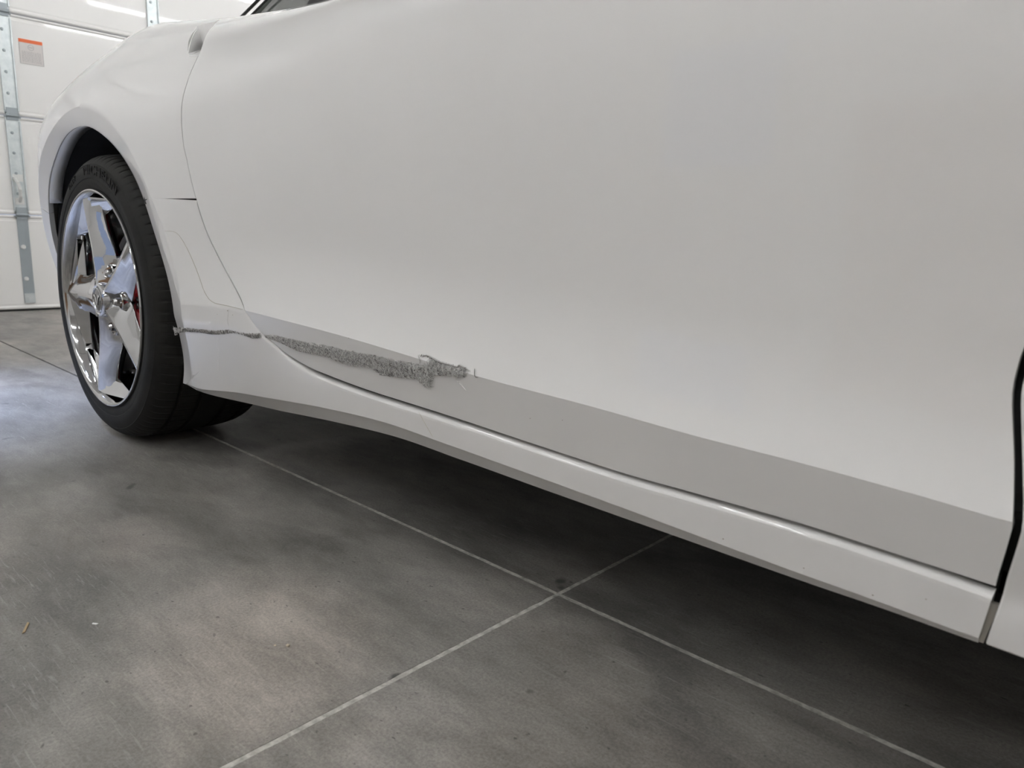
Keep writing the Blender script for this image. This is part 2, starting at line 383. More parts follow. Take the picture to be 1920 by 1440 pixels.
# ------------------------------------------------------------------ car body surface and its lines (metres)
# ---- car body surface: u runs along the car (tail wraps round), w runs up (wraps over the top)
WX, WZ = -1.8955, 0.339
XR, LR, DR, DT = -2.19, 0.44, 0.66, 0.20
def sm(a, b, x):
    t = min(1.0, max(0.0, (x-a)/(b-a))); return t*t*(3-2*t)
def keys(K, x):
    if x <= K[0][0]: return K[0][1]
    if x >= K[-1][0]: return K[-1][1]
    for i in range(len(K)-1):
        if x <= K[i+1][0]:
            x0, y0 = K[i]; x1, y1 = K[i+1]; h = x1-x0
            def sl(j):
                if j <= 0 or j >= len(K)-1: return 0.0 if j <= 0 else 0.0
                return (K[j+1][1]-K[j-1][1])/(K[j+1][0]-K[j-1][0])
            t = (x-x0)/h; m0 = sl(i)*h; m1 = sl(i+1)*h
            return (2*t**3-3*t*t+1)*y0+(t**3-2*t*t+t)*m0+(3*t*t-2*t**3)*y1+(t**3-t*t)*m1
BASE = [(-2.19,.590),(-1.9,.586),(-1.7,.590),(-1.5,.600),(-1.3,.612),(-1.1,.618),(-.6,.624),(0,.630),(1.0,.66)]
TOPZ = [(-2.9,.87),(-2.5,.90),(-2.3,.905),(-2.1,.965),(-1.9,.990),(-1.75,.976),(-1.6,.958),(-1.46,.945),(-1.2,.930),(-.6,.905),(1.0,.90)]
ARCH = [(-40.,.384),(-23.,.384),(0.,.388),(25.,.364),(45.,.368),(67.,.372),(82.,.382),(100.,.405),(118.,.425),(150.,.425),(180.,.42),(230.,.42)]
BAND = [(-23.,.065),(0.,.074),(20.,.078),(40.,.062),(60.,.054),(80.,.048),(100.,.040),(120.,.032),(230.,.032)]
def band_w(th): return keys(BAND, th)
def arch_r(th): return keys(ARCH, th)
def z0(u): return keys([(-1.6,.70),(-1.25,.735),(-.85,.79),(1.,.79)], u)
ZCK = [(-1.22,.378),(-1.14,.3755),(-.91,.366),(-.63,.349),(-.46,.343),(-.34,.337),(-.23,.334),(-.14,.330),(-.07,.326),(1.,.31)]
def zc(u): return keys(ZCK, u)
def body(u, w, band=True):
    ub = max(u, XR)
    y = keys(BASE, ub)
    a = keys([(-1.55,0.),(-1.3,.012),(-1.05,.023),(-.6,.026),(0.,.024),(1.,.015)], u)
    t1 = min(1., max(0., (w-zc(u))/.125))
    y += a*(1-(1-t1)**2-.55*sm(.48, .80, w))
    z = w; x = u
    Z0 = z0(u); T = keys(TOPZ, u)-Z0
    if w > Z0:
        ph = (w-Z0)/T
        z = Z0+T*math.sin(ph); y += DT*(1-math.cos(ph))
    if w > .52: y += .22*(min(w,.95)-.52)**2
    k0 = min(.34, zc(u))
    if w < k0: y += .22*(k0-w)
    y += .9*max(0, .52-w)**2*sm(1.95, 2.25, -u)
    if u < XR:
        ps = (XR-u)/LR
        x = XR-LR*math.sin(ps); y += DR*(1-math.cos(ps))
    if band:
        r = math.hypot(u-WX, w-WZ); th = math.degrees(math.atan2(w-WZ, u-WX))
        if th < -90: th += 360
        t = 1-(r-arch_r(th))/band_w(th)
        if t > 0: y += .020*min(t, 1.0)*sm(-40, -12, th)
    return (x, y, z)
def sill_blend(u): return sm(-1.25, -.98, u)
def rocker(u, w):
    x, y, z = body(u, w)
    b = sill_blend(u)
    ys = .639+.08*max(0, .275-w)
    return (x, y+(ys-y)*b, z)
def under(u, w, zc):
    """door skin below its lower crease, tucked inwards"""
    x, y, z = body(u, w)
    yc = body(u, zc)[1]
    b = sm(-1.262, -1.12, u)
    return (x, yc+(.23*b+(1-b)*.20)*(zc-w), z)
DOOR_GAP = [(-1.5363,0.9787),(-1.4444,0.8684),(-1.4208,0.8311),(-1.4156,0.7826),(-1.4179,0.7411),(-1.4152,0.7),(-1.4078,0.6618),(-1.3993,0.6406),(-1.3734,0.5706),(-1.3386,0.5022),(-1.2889,0.4477),(-1.2227,0.3947),(-1.2062,0.3786)]
CREASE = [(-1.2065,0.3794),(-1.1319,0.3772),(-0.9046,0.3675),(-0.6289,0.3497),(-0.4587,0.3436),(-0.3369,0.3376),(-0.2289,0.3346),(-0.1426,0.331),(-0.0705,0.3274)]
DOOR_BOTTOM = [(-1.1817,0.3565),(-1.1645,0.3443),(-1.1388,0.3323),(-1.0927,0.3141),(-1.0336,0.3006),(-0.9778,0.2949),(-0.9123,0.29),(-0.8505,0.2872),(-0.684,0.2828),(-0.5398,0.2769),(-0.4202,0.2729),(-0.339,0.2738),(-0.2274,0.274),(-0.1384,0.2708),(-0.0754,0.2682)]
ROCKER_TOP = [(-1.182,0.3556),(-1.1633,0.3427),(-1.1384,0.3296),(-1.0957,0.309),(-1.0378,0.2944),(-0.9811,0.2881),(-0.9135,0.2838),(-0.8509,0.2815),(-0.6838,0.2778),(-0.5385,0.2728),(-0.4188,0.2694),(-0.3381,0.2698),(-0.2265,0.2699),(-0.1374,0.2669),(-0.0754,0.263)]
ROCKER_BOTTOM = [(-1.527,0.1905),(-1.424,0.1831),(-1.2272,0.1892),(-1.1097,0.1988),(-1.0041,0.2078),(-0.8462,0.2174),(-0.7101,0.2163),(-0.5563,0.2142),(-0.4295,0.2131),(-0.3439,0.2133),(-0.2267,0.213),(-0.1342,0.2139),(-0.0811,0.2136)]
LIP = [(-1.54,0.001),(-1.478,0.008),(-1.29,0.0265),(-1.07,0.029),(-0.85,0.0275),(-0.55,0.0232),(-0.42,0.02),(-0.34,0.0165),(-0.18,0.011),(-0.08,0.0075)]
DOOR_FRONT = [(-0.0705,0.3274),(-0.0752,0.355),(-0.0782,0.3713),(-0.0842,0.3996),(-0.0874,0.4192),(-0.0871,0.4367),(-0.0852,0.453),(-0.079,0.4774),(-0.073,0.5123),(-0.0719,0.5567),(-0.0784,0.6207)]
DOOR_FRONT_LOW = [(-0.0706,0.3145),(-0.073,0.2916),(-0.0752,0.2726)]
FENDER_EDGE = [(-0.0654,0.3284),(-0.0708,0.3561),(-0.0741,0.3722),(-0.0797,0.4005),(-0.0825,0.418),(-0.0823,0.4337)]
FENDER_LOW = [(-0.0659,0.3111),(-0.0683,0.2895),(-0.0708,0.2671)]
FENDER_SILL = [(-0.0708,0.2621),(-0.0761,0.2177)]
SEAM = [(-1.5623,0.5734),(-1.3719,0.5678)]
HANDLE = [(-1.5363,0.9787),(-1.5751,0.9806),(-1.5892,0.9662),(-1.5273,0.9055),(-1.4882,0.8651),(-1.4734,0.8486),(-1.4586,0.8384),(-1.4208,0.8311)]
HVALLEY = [(-1.4444,0.8684),(-1.4151,0.8683)]
FILM = [(-1.4869,0.5073),(-1.4446,0.5053),(-1.4189,0.4871),(-1.3935,0.4582),(-1.3679,0.4248),(-1.3469,0.3985),(-1.3175,0.3832),(-1.2657,0.3808),(-1.21,0.3791)]
FILM2 = [(-0.7611,0.2768),(-0.7329,0.2456)]
SC_UP = [(-1.1512,0.3392),(-1.122,0.3427),(-1.0868,0.3423),(-1.0273,0.3425),(-0.9587,0.3451),(-0.907,0.3444),(-0.8485,0.3459),(-0.7926,0.3461),(-0.7478,0.3477),(-0.7324,0.3474),(-0.7207,0.3563),(-0.7161,0.3596),(-0.7015,0.3541),(-0.6657,0.353),(-0.6538,0.3559)]
SC_LO = [(-1.1484,0.3377),(-1.1053,0.3345),(-1.0593,0.3268),(-1.0166,0.3271),(-0.9707,0.329),(-0.9175,0.3226),(-0.8545,0.3275),(-0.8339,0.3202),(-0.7994,0.3225),(-0.7531,0.3276),(-0.73,0.3179),(-0.7183,0.3384),(-0.6793,0.3446),(-0.6686,0.3427),(-0.6515,0.349)]
SC_SPIKE = [(-0.7444,0.3601),(-0.7384,0.3539),(-0.7407,0.3491),(-0.7356,0.3592),(-0.7286,0.3621),(-0.7164,0.3603),(-0.7029,0.3573),(-0.6865,0.3561),(-0.6668,0.3555),(-0.6661,0.3582),(-0.6442,0.3534)]
SC_TAIL = [(-0.678,0.3455),(-0.6699,0.3368),(-0.6629,0.3323),(-0.6553,0.3264)]
SC_CURL = [(-0.6386,0.3574),(-0.6362,0.3519),(-0.6335,0.3477),(-0.6286,0.3485)]
RSC_UP = [(-1.5249,0.3112),(-1.4382,0.3218),(-1.3583,0.3263),(-1.3118,0.3294),(-1.2621,0.3369),(-1.2327,0.3372),(-1.2063,0.3362),(-1.1834,0.3387),(-1.1618,0.3429)]
RSC_LO = [(-1.5184,0.2951),(-1.428,0.3134),(-1.376,0.3192),(-1.3307,0.3191),(-1.285,0.3254),(-1.2435,0.3331),(-1.2122,0.3336),(-1.1876,0.3268),(-1.1646,0.3313)]
RSC_DRIP = [(-1.3007,0.3246),(-1.3182,0.2939),(-1.3424,0.2497)]
RSC_VEIN = [(-1.2556,0.376),(-1.2611,0.3553),(-1.2583,0.3441)]

# ------------------------------------------------------------------ the car
car = tag(empty('sports_car', (-1.0, 1.6, 0)), 'white sports car with chrome five-spoke wheel and a torn scrape along its side', 'car')
car_inv = Matrix.Translation(car.location).inverted()
def cpart(o, par=None):
    o.parent = par or car
    o.matrix_parent_inverse = car_inv if par is None else Matrix.Identity(4)
    return o
# car parts are modelled in world coordinates; sub-parts of a part share its frame
def door_fn(u, w): return under(u, w, zc(u)) if w < zc(u) else body(u, w, False)
WTOP = 1.26
gap = smooth_line([(-1.60, 1.26), (-1.575, 1.08), (-1.5374, .9799)]+DOOR_GAP[1:], .008)
low = smooth_line(DOOR_BOTTOM, .012)
GAPW = .0024
# --- door: columns rise from its rear/lower edge to its top edge
P = shift_line(gap, GAPW)[:-1]+[(DOOR_GAP[-1][0]+.0026, DOOR_GAP[-1][1]+.0010)]+low
P = arc_resample(P, .006)
front = smooth_line(list(reversed(DOOR_FRONT_LOW))+DOOR_FRONT+[(-.085, .8), (-.11, 1.0), (-.13, WTOP)], .012)
def front_u(w):
    for a, b in zip(front, front[1:]):
        if min(a[1], b[1]) <= w <= max(a[1], b[1]) and abs(b[1]-a[1]) > 1e-9:
            return a[0]+(b[0]-a[0])*(w-a[1])/(b[1]-a[1])
    return front[-1][0] if w > 1 else front[0][0]
n = len(P); cols = []
L = [0.]
for a, b in zip(P, P[1:]): L.append(L[-1]+math.hypot(b[0]-a[0], b[1]-a[1]))
for i, (u0, w0) in enumerate(P):
    t = L[i]/L[-1]
    u1 = -1.60+(front[-1][0]+1.60)*(t**1.0)
    tt = L[i]/L[-1]; k_ = sm(.80, 1.0, tt)
    def at(s):
        ww = w0+(WTOP-w0)*s; uu = u0+(u1-u0)*s
        return (uu+(front_u(ww)-(P[-1][0]+(front[-1][0]-P[-1][0])*s))*k_, ww)
    s_c = 0.
    if w0 < zc(u0)-.0005:
        lo, hi = 0., .5
        for _ in range(34):
            mdl = (lo+hi)/2; uu, ww = at(mdl)
            if ww < zc(uu): lo = mdl
            else: hi = mdl
        s_c = lo
    N1, N2 = 10, 90
    col = [at(s_c*k/N1) for k in range(N1)]+[at(s_c+1e-6)]
    col += [at(s_c+(1-s_c)*(k/N2)**1.15) for k in range(1, N2+1)]
    cols.append(col)
# rows at the crease must follow the shifted columns
door_panel = grid_panel('door', cols, door_fn, M['paint'], None, .010, .0016); cpart(door_panel)

# --- quarter panel: columns run outwards from the wheel opening
def arch_pt(th): r = arch_r(th); return (WX+r*math.cos(math.radians(th)), WZ+r*math.sin(math.radians(th)))
seam_in, seam_out = (-1.6046, .5734), (-1.3678, .5686)
th0 = math.degrees(math.atan2(seam_in[1]-WZ, seam_in[0]-WX))
gq = [p for p in gap if p[1] >= seam_out[1]][::-1]      # from the seam up to the top
outer = [seam_out]+gq+[(-1.60, WTOP)]
outer = arc_resample(outer+[(-2.75, WTOP), (-2.75, .60)], .008)
THR = 152.0
def ang(p): return math.degrees(math.atan2(p[1]-WZ, p[0]-WX)) % 360
outer = [p for p in outer if ang(p) <= THR+.3 or ang(p) > 340]
a0 = ang(outer[0])
def radial_cols(outer, th_of):
    cols = []
    for k, p in enumerate(outer):
        th = th_of(p, k); q = arch_pt(th); bw = band_w(th)
        Ln = math.hypot(p[0]-q[0], p[1]-q[1]); sb = min(.9, bw/Ln); col = []
        for j in range(7): s = sb*j/7; col.append((q[0]+(p[0]-q[0])*s, q[1]+(p[1]-q[1])*s))
        for j in range(0, 61): s = sb+(1-sb)*(j/60); col.append((q[0]+(p[0]-q[0])*s, q[1]+(p[1]-q[1])*s))
        cols.append(col)
    return cols
cols = radial_cols(outer, lambda p, k: th0+(THR-th0)*min(1, max(0, (ang(p)-a0)/(THR-a0))))
quarter = grid_panel('quarter_panel', cols, body, M['paint'], None, .014, .0016)
# --- rear bumper corner behind the wheel
ou = arc_resample([(-2.75, WZ+(2.75+WX)*math.tan(math.radians(180-THR))-.0), (-2.75, .14), (-2.42, .14)], .012)
ou = [p for p in ou]
cols = radial_cols(ou, lambda p, k: ang(p)+.35)
bumper = grid_panel('rear_bumper', cols, body, M['paint'], None, .014, .0012); cpart(bumper)

# handle recess cut into the quarter panel
HP = HANDLE[:]                                          # door-side top corner, round to the door-side bottom corner
def S3(u, w, off=0.):
    a = Vector(body(u, w, False)); e = 1e-3
    n_ = (Vector(body(u+e, w, False))-a).cross(Vector(body(u, w+e, False))-a).normalized()
    if n_.y > 0: n_ = -n_
    return a+n_*off
valley = Vector((-1.5604, 0.7350, 0.8743))
cut = bmesh.new()
for q in HP: cut.verts.new(S3(q[0], q[1], .05)); cut.verts.new(S3(q[0], q[1], -.003))
cut.verts.new(S3(-1.43, .92, .05)); cut.verts.new(valley)
# push the door-side corners a little past the door edge
bmesh.ops.convex_hull(cut, input=cut.verts)
cm = bpy.data.meshes.new('cut'); bmesh.ops.recalc_face_normals(cut, faces=cut.faces); cut.to_mesh(cm); cut.free()
co = bpy.data.objects.new('cut', cm); C.objects.link(co)
bo = quarter.modifiers.new('recess', 'BOOLEAN'); bo.operation = 'DIFFERENCE'; bo.object = co; bo.solver = 'EXACT'
bake(quarter); bpy.data.objects.remove(co); bpy.data.meshes.remove(cm)
autosmooth(quarter, 28); cpart(quarter)
bm = bmesh.new()
rim_ = [bm.verts.new(S3(q[0], q[1], -.0006)) for q in arc_resample(HP, .006)]
vv = bm.verts.new(valley)
for a, b in zip(rim_, rim_[1:]): bm.faces.new((a, b, vv))
o = obj('handle_recess', bm, M['paint_plain'], smooth=True); so = o.modifiers.new('t', 'SOLIDIFY'); so.thickness = .002; so.offset = 0; bake(o); autosmooth(o, 24); cpart(o, quarter)

# --- rocker panel with the lower rear quarter
U = [seam_in]+[(-1.55, .5725), (-1.47, .5705)]+[seam_out]
Ug = [p for p in gap if p[1] < seam_out[1]]
U2 = shift_line(Ug, -.0008)
U = U[:-1]+[(seam_out[0]-.0006, seam_out[1]-.0012)]+U2
U = [(u, w-(.0022 if i <= 3 else 0)) for i, (u, w) in enumerate(U)]
U[0] = arch_pt(th0-.8)
U_low = smooth_line(ROCKER_TOP, .012)
ui = len(U)
U = U+[p for p in U_low if p[0] > U[-1][0]+.003]
arcL = [arch_pt(t) for t in [th0-.8-(th0+22)*k/24 for k in range(25)]]
bot = smooth_line(ROCKER_BOTTOM, .012)
# matched stations (fraction of upper line <-> lower line): seam end, crease corner, lower corner of the arch, far end
def nearest(Pl, q): return min(range(len(Pl)), key=lambda i: (Pl[i][0]-q[0])**2+(Pl[i][1]-q[1])**2)
Lo = arcL+bot
iu = [0, nearest(U, seam_out), nearest(U, (-1.2347, .3934)), nearest(U, (-1.165, .340)), nearest(U, (-1.05, .290)), len(U)-1]
il = [0, nearest(Lo, arch_pt(22)), nearest(Lo, arch_pt(-4)), nearest(Lo, (-1.5218, .1917)), nearest(Lo, (-1.05, .208)), len(Lo)-1]
cols = []
for seg in range(5):
    A = U[iu[seg]:iu[seg+1]+1]; B = Lo[il[seg]:il[seg+1]+1]; m_ = (26, 24, 20, 22, 120)[seg]
    for k in range(m_+(seg == 4)):
        t = k/m_; a = line_at(A, t); b = line_at(B, t); cols.append((a, b, seg+t))
def lip_h(u): return keys(LIP, u)
pc = []
for a, b, s_ in cols:
    H = math.hypot(a[0]-b[0], a[1]-b[1]); col = []
    thb = math.degrees(math.atan2(b[1]-WZ, b[0]-WX))
    onarch = s_ < 3
    if onarch: sb = min(.85, band_w(thb)/max(H, 1e-6))
    else:
        lo, hi = .0, .8                       # fraction from the lower edge up to the step line
        for _ in range(24):
            md = (lo+hi)/2; uu = b[0]+(a[0]-b[0])*md; ww = b[1]+(a[1]-b[1])*md
            if ww-keys(ROCKER_BOTTOM, uu) < lip_h(uu): lo = md
            else: hi = md
        sb = max(lo, .01)
    top = [0, .0006, .0014, .0026, .0042, .0062, .009]
    S_ = [min((1-sb)*.45, 3.0)*min(1, d/max(H*(1-sb)*.45, 1e-6)) if d > 0 else 0. for d in top]
    S_ = [x_+1e-5*i_ for i_, x_ in enumerate(S_)]
    S_ += [S_[-1]+(1-sb-S_[-1])*k/26 for k in range(1, 26)]
    S_ += [1-sb-min(.0012/max(H, .02), (1-sb)*.02), 1-sb, 1-sb+.0006/max(H, .02)]
    S_ += [1-sb+sb*k/7 for k in range(1, 8)]
    for j, s in enumerate(S_):
        d = s*H; u = a[0]+(b[0]-a[0])*s; w = a[1]+(b[1]-a[1])*s
        col.append((u, w, d, (w-keys(ROCKER_BOTTOM, u)), onarch, lip_h(u) if not onarch else 0))
    pc.append(col)
def rock_fn(u, w, d, e, onarch, lip):
    x, y, z = rocker(u, w); b = sill_blend(u); R_ = .0085
    if d < R_: y += (R_-math.sqrt(max(0, R_*R_-(R_-d)**2)))*b*1.3
    if not onarch:
        if e < lip-.00015: y += .0032*min(1, lip/.01)+.7*(lip-max(e, 0))
    return (x, y, z)
rockp = grid_panel('rocker_panel', pc, rock_fn, M['paint'], None, .010, .0010); cpart(rockp)

# --- front fender beyond the door
fe = smooth_line(list(reversed(FENDER_LOW))+FENDER_EDGE+[(-.0805, .4526), (-.0745, .477), (-.068, .5123), (-.0655, .5561), (-.070, .6179), (-.079, .8), (-.104, 1.0), (-.124, WTOP)], .010)
fe = [FENDER_SILL[1], FENDER_SILL[0]]+fe[1:]
fe = arc_resample(fe, .008)
def fend_fn(u, w):
    zz = zc(min(u, -.071))
    if w >= zz: return body(u, w, False)
    b_ = sm(.262, .245, w) if False else 1-sm(.243, .262, w)
    p = under(u, w, zz); q = rocker(u, w); return (p[0], p[1]+(q[1]-p[1])*b_, w)
rows = []
cols = []
for k in range(50):
    t = (k/49)**1.6; cols.append([(p[0]+.0007+t*(.95-p[0]), p[1]+(.0 if p[1] > .24 else -.004*min(1, t*8))) for p in fe])
cols = [c_[:] for c_ in cols]
fender = grid_panel('front_fender', cols, fend_fn, M['paint'], None, .012, .0016); cpart(fender)

# --- seals and dark insides behind the gaps
def ribbon(name, line, fn, half, off, m, parent):
    V = []; F = []
    A = shift_line(line, half); B = shift_line(line, -half)
    for k, (a, b) in enumerate(zip(A, B)):
        for q in (a, b):
            x, y, z = fn(*q); V.append((x, y+off, z))
        if k: F.append((2*k-2, 2*k, 2*k+1, 2*k-1))
    o = pyd(name, V, F, m); so = o.modifiers.new('t', 'SOLIDIFY'); so.thickness = .004; so.offset = 0; bake(o); return cpart(o, parent)
bf = lambda u, w: body(u, w, False)
ribbon('door_seal', [p for p in gap if p[1] < .99], bf, .018, .016, M['lightseal'], door_panel)
ribbon('door_seal', [p for p in low if p[0] > -1.17], lambda u, w: under(u, max(w, .2), zc(u)), .030, .024, M['seal'], door_panel)
ribbon('door_seal', [((a[0]+.0085), a[1]) for a in front if a[1] > .256], lambda u, w: door_fn(u, w), .04, .028, M['seal'], door_panel)
ribbon('panel_seal', [(-1.60, .5712), (-1.50, .5705), (-1.37, .5682)], bf, .012, .018, M['seal'], quarter)
# grey strip between rocker and fender
st = [(-.0772, .2470), (-.0826, .202)]
bm = bmesh.new()
for k in range(2): pass
bm = bmesh.new(); q_ = [(-.0815, .2500), (-.0715, .2500), (-.0775, .2150), (-.0880, .2150)]
v = [bm.verts.new((x, .6505, z)) for x, z in q_]; v2 = [bm.verts.new((x, .656, z)) for x, z in q_]
bm.faces.new(v); bm.faces.new(v2[::-1])
for i in range(4): bm.faces.new((v[i], v2[i], v2[(i+1) % 4], v[(i+1) % 4]))
o = obj('rocker_end_strip', bm, M['greyseal']); cpart(o)

# protection film edges on the lower quarter
def strand(V, F, pts, r, fn=None):
    b0 = len(V)
    for k, p in enumerate(pts):
        p = Vector(p); d = (Vector(pts[min(k+1, len(pts)-1)])-Vector(pts[max(0, k-1)])); d = d.normalized() if d.length > 1e-9 else Vector((0, 0, 1))
        a = d.orthogonal().normalized(); b = d.cross(a); rr_ = r*(1-.6*abs(2*k/(len(pts)-1)-1)**3)
        for t in range(3):
            V.append(p+(a*math.cos(2*PI*t/3)+b*math.sin(2*PI*t/3))*rr_)
        if k:
            for t in range(3): F.append((b0+3*k-3+t, b0+3*k-3+(t+1) % 3, b0+3*k+(t+1) % 3, b0+3*k+t))
V = []; F = []
strand(V, F, [Vector(body(u, w))+Vector((0, -.0002, 0)) for u, w in smooth_line(FILM, .01)], .0006)
o = pyd('film_edge', V, F, M['film']); tag(o, 'faint curved edge of clear protection film'); cpart(o, rockp)
V = []; F = []
strand(V, F, [Vector(rocker(u, w))+Vector((0, -.0001, 0)) for u, w in arc_resample(FILM2, .01)], .0004)
o = pyd('film_edge', V, F, M['film']); cpart(o, rockp)

# --- the scrape: torn patch and frayed strands
def scrape(parent, up_, lo_, fn, nst, rnd, hgt, dens_fn, dark=.14, thin=1.):
    up_ = arc_resample(up_, .0035); m_ = len(up_)
    los = [line_at(lo_, k/(m_-1)) for k in range(m_)]
    # match by u
    def lo_at(u):
        for a, b in zip(lo_, lo_[1:]):
            if min(a[0], b[0]) <= u <= max(a[0], b[0]) and abs(a[0]-b[0]) > 1e-9: return a[1]+(b[1]-a[1])*(u-a[0])/(b[0]-a[0])
        return lo_[0][1] if u < lo_[0][0] else lo_[-1][1]
    V = []; F = []; NR = 8
    for k, (u, w) in enumerate(up_):
        wl = min(w-(w-lo_at(u))*thin, w-.0006); jw = rnd.uniform(-.0007, .0009); jl = rnd.uniform(-.0014, .0012)
        for j in range(NR):
            t = j/(NR-1); ww = (w+jw)*(1-t)+(wl+jl)*t
            x, y, z = fn(u, ww); e = 0 if j in (0, NR-1) else rnd.uniform(.0002, .0007)
            V.append((x, y-.0002-e, z))
        if k and (dens_fn(u) > .35 or rnd.random() < .45):
            for j in range(NR-1): a = (k-1)*NR+j; F.append((a, a+NR, a+NR+1, a+1))
    o = pyd('torn_paint', V, F, M['scuff'], smooth=False); tag(o, 'grey torn paint scrape'); cpart(o, parent)
    Vs = {'fray_dark': ([], []), 'fray_mid': ([], []), 'fray_light': ([], [])}
    for k in range(nst):
        t = rnd.random(); u, w = line_at(up_, t); wl = lo_at(u); h = max(.001, w-wl)*thin
        if rnd.random() > dens_fn(u): continue
        q = rnd.random()**.9; w0 = w-h*q+rnd.uniform(-.0004, .0008); u0 = u
        a = rnd.uniform(-.9, .9)-PI/2 if rnd.random() < .75 else rnd.uniform(0, 2*PI)
        Ls = min(h*1.0+.0015, rnd.uniform(.003, .012)); cur = rnd.uniform(-3.4, 3.4); pts = []; lift = rnd.uniform(.0003, hgt)
        for j in range(8):
            s = j/7; aa = a+cur*s; x, y, z = fn(u0, w0); pts.append((x, y-.0003-lift*math.sin(PI*min(1, s*1.1)), z))
            u0 += math.cos(aa)*Ls/7; w0 += math.sin(aa)*Ls/7
            if w0 > w+.0012: w0 = w+.0012
            if w0 < w-h-.0016: w0 = w-h-.0016
        c_ = rnd.random(); kk = 'fray_dark' if c_ < dark else ('fray_mid' if c_ < dark+.38 else 'fray_light')
        strand(*Vs[kk], pts, rnd.uniform(.00018, .00042))
    return Vs
rnd = random.Random(5)
Vd = scrape(door_panel, SC_UP, SC_LO, door_fn, 7500, rnd, .0028, lambda u: keys([(-1.18,.12),(-1.13,.5),(-1.05,.9),(-.75,1),(-.70,.9),(-.66,.5)], u))
# spikes of lifted paint above and a tail below
def flake(Vs, pts, r, kk='fray_mid', fn=door_fn):
    strand(*Vs[kk], [Vector(fn(u, w))+Vector((0, -.0012, 0)) for u, w in smooth_line(pts, .002)], r)
flake(Vd, SC_SPIKE[0:3], .0008); flake(Vd, SC_SPIKE[3:], .0014, 'fray_mid'); flake(Vd, SC_SPIKE[4:], .0009, 'fray_dark')
for k in range(46):
    u = -.742+k*.0021+rnd.uniform(-.0008, .0008); w = keys([(-.742,.3585),(-.732,.3605),(-.7066,.3560),(-.67,.3548),(-.645,.3525)], u)
    flake(Vd, [(u, w), (u+rnd.uniform(-.001, .001), w+rnd.uniform(.0010, .0032))], .0006, rnd.choice(['fray_mid', 'fray_dark']))
flake(Vd, SC_TAIL, .0009, 'fray_light'); flake(Vd, SC_TAIL[1:], .0006, 'fray_mid'); flake(Vd, SC_CURL, .0005, 'fray_dark')
def fray(Vs, parent):
    V = []; F = []; idx = []
    ms = []
    for kk, (v, f_) in Vs.items():
        if not v: continue
        b0 = len(V); V += v; F += [tuple(i+b0 for i in q) for q in f_]; idx += [len(ms)]*len(f_); ms.append(M[kk])
    o = pyd('paint_shreds', V, F, ms); o.data.polygons.foreach_set('material_index', idx); tag(o, 'frayed shreds of torn paint', kind='stuff'); cpart(o, parent)
fray(Vd, door_panel)
Vr = scrape(rockp, RSC_UP, RSC_LO, rocker, 2300, rnd, .0016, lambda u: keys([(-1.53,.9),(-1.46,.8),(-1.30,.8),(-1.25,.25),(-1.22,.2),(-1.19,.9),(-1.17,.7)], u), dark=.45, thin=.55)
flake(Vr, RSC_DRIP, .0003, 'fray_light', rocker); flake(Vr, RSC_VEIN, .0003, 'fray_mid', rocker)
for k in range(16):
    u = -1.520+rnd.uniform(-.006, .006); w = .304+rnd.uniform(-.007, .006)
    x, y, z = rocker(-1.515, w); strand(*Vr['fray_light' if k % 2 else 'fray_mid'], [(x, y-.001, z), (x-.006, y-.003, z+rnd.uniform(-.002, .004)), (x-.011, y-.002, z+rnd.uniform(-.005, .008))], .0004)
fray(Vr, rockp)
# small chips and dried specks
for k, (u, w, r) in enumerate([(-1.262,.372,.0012),(-1.245,.366,.0008),(-1.30,.362,.0006),(-.9,.365,.0007),(-.55,.31,.0006),(-.50,.318,.0005),(-.30,.235,.0007),(-.22,.232,.0006),(-.16,.228,.0007),(-.12,.24,.0005)]):
    fn = rocker if (w > .36 and u < -1.23) or w < .25 else door_fn
    x, y, z = fn(u, w); bm = bmesh.new(); bmesh.ops.create_icosphere(bm, subdivisions=1, radius=r, matrix=Matrix.Translation((x, y, z)) @ Matrix.Diagonal((1.4, .3, 1, 1)))
    cpart(obj('paint_chip', bm, M['stain']), rockp if fn is rocker else door_panel)

# white return flange of the wheel opening
V = []; F = []
ths = [-21+k*2.6 for k in range(66)]
for k, th in enumerate(ths):
    u, w = arch_pt(th); x, y, z = body(u, w)
    e = Vector((math.cos(math.radians(th)), 0, math.sin(math.radians(th))))
    for off, rr_ in ((.0035, .0012), (.034, .004)):
        V.append(Vector((x, y+off, z))+e*rr_)
    if k: F.append((2*k-2, 2*k, 2*k+1, 2*k-1))
o = pyd('arch_flange', V, F, M['paint'], smooth=True); so = o.modifiers.new('t', 'SOLIDIFY'); so.thickness = .0025; so.offset = 0; bake(o); cpart(o)

# --- wheel well, underbody and the rest of the car's bulk
def shell_arc(name, r, y0, y1, t0, t1, m, n=48):
    bm = bmesh.new(); A = []
    for k in range(n+1):
        t = math.radians(t0+(t1-t0)*k/n); A.append([bm.verts.new((WX+q*math.cos(t), yy, WZ+q*math.sin(t))) for q, yy in ((r, y0), (r, y1), (r+.01, y1), (r+.01, y0))])
    for a, b in zip(A, A[1:]):
        for j in range(4): bm.faces.new((a[j], b[j], b[(j+1) % 4], a[(j+1) % 4]))
    bm.faces.new(A[0]); bm.faces.new(A[-1][::-1]); return cpart(obj(name, bm, m))
shell_arc('wheel_liner', .436, .648, 1.02, -17, 192, M['under'])
bm = bmesh.new(); cyl(bm, (WX, 1.02, WZ+.02), (WX, 1.04, WZ+.02), .455, n=48)
bmesh.ops.bisect_plane(bm, geom=list(bm.verts)+list(bm.edges)+list(bm.faces), plane_co=(0, 0, .17), plane_no=(0, 0, 1), clear_inner=True)
cpart(obj('wheel_well_back', bm, M['under']))
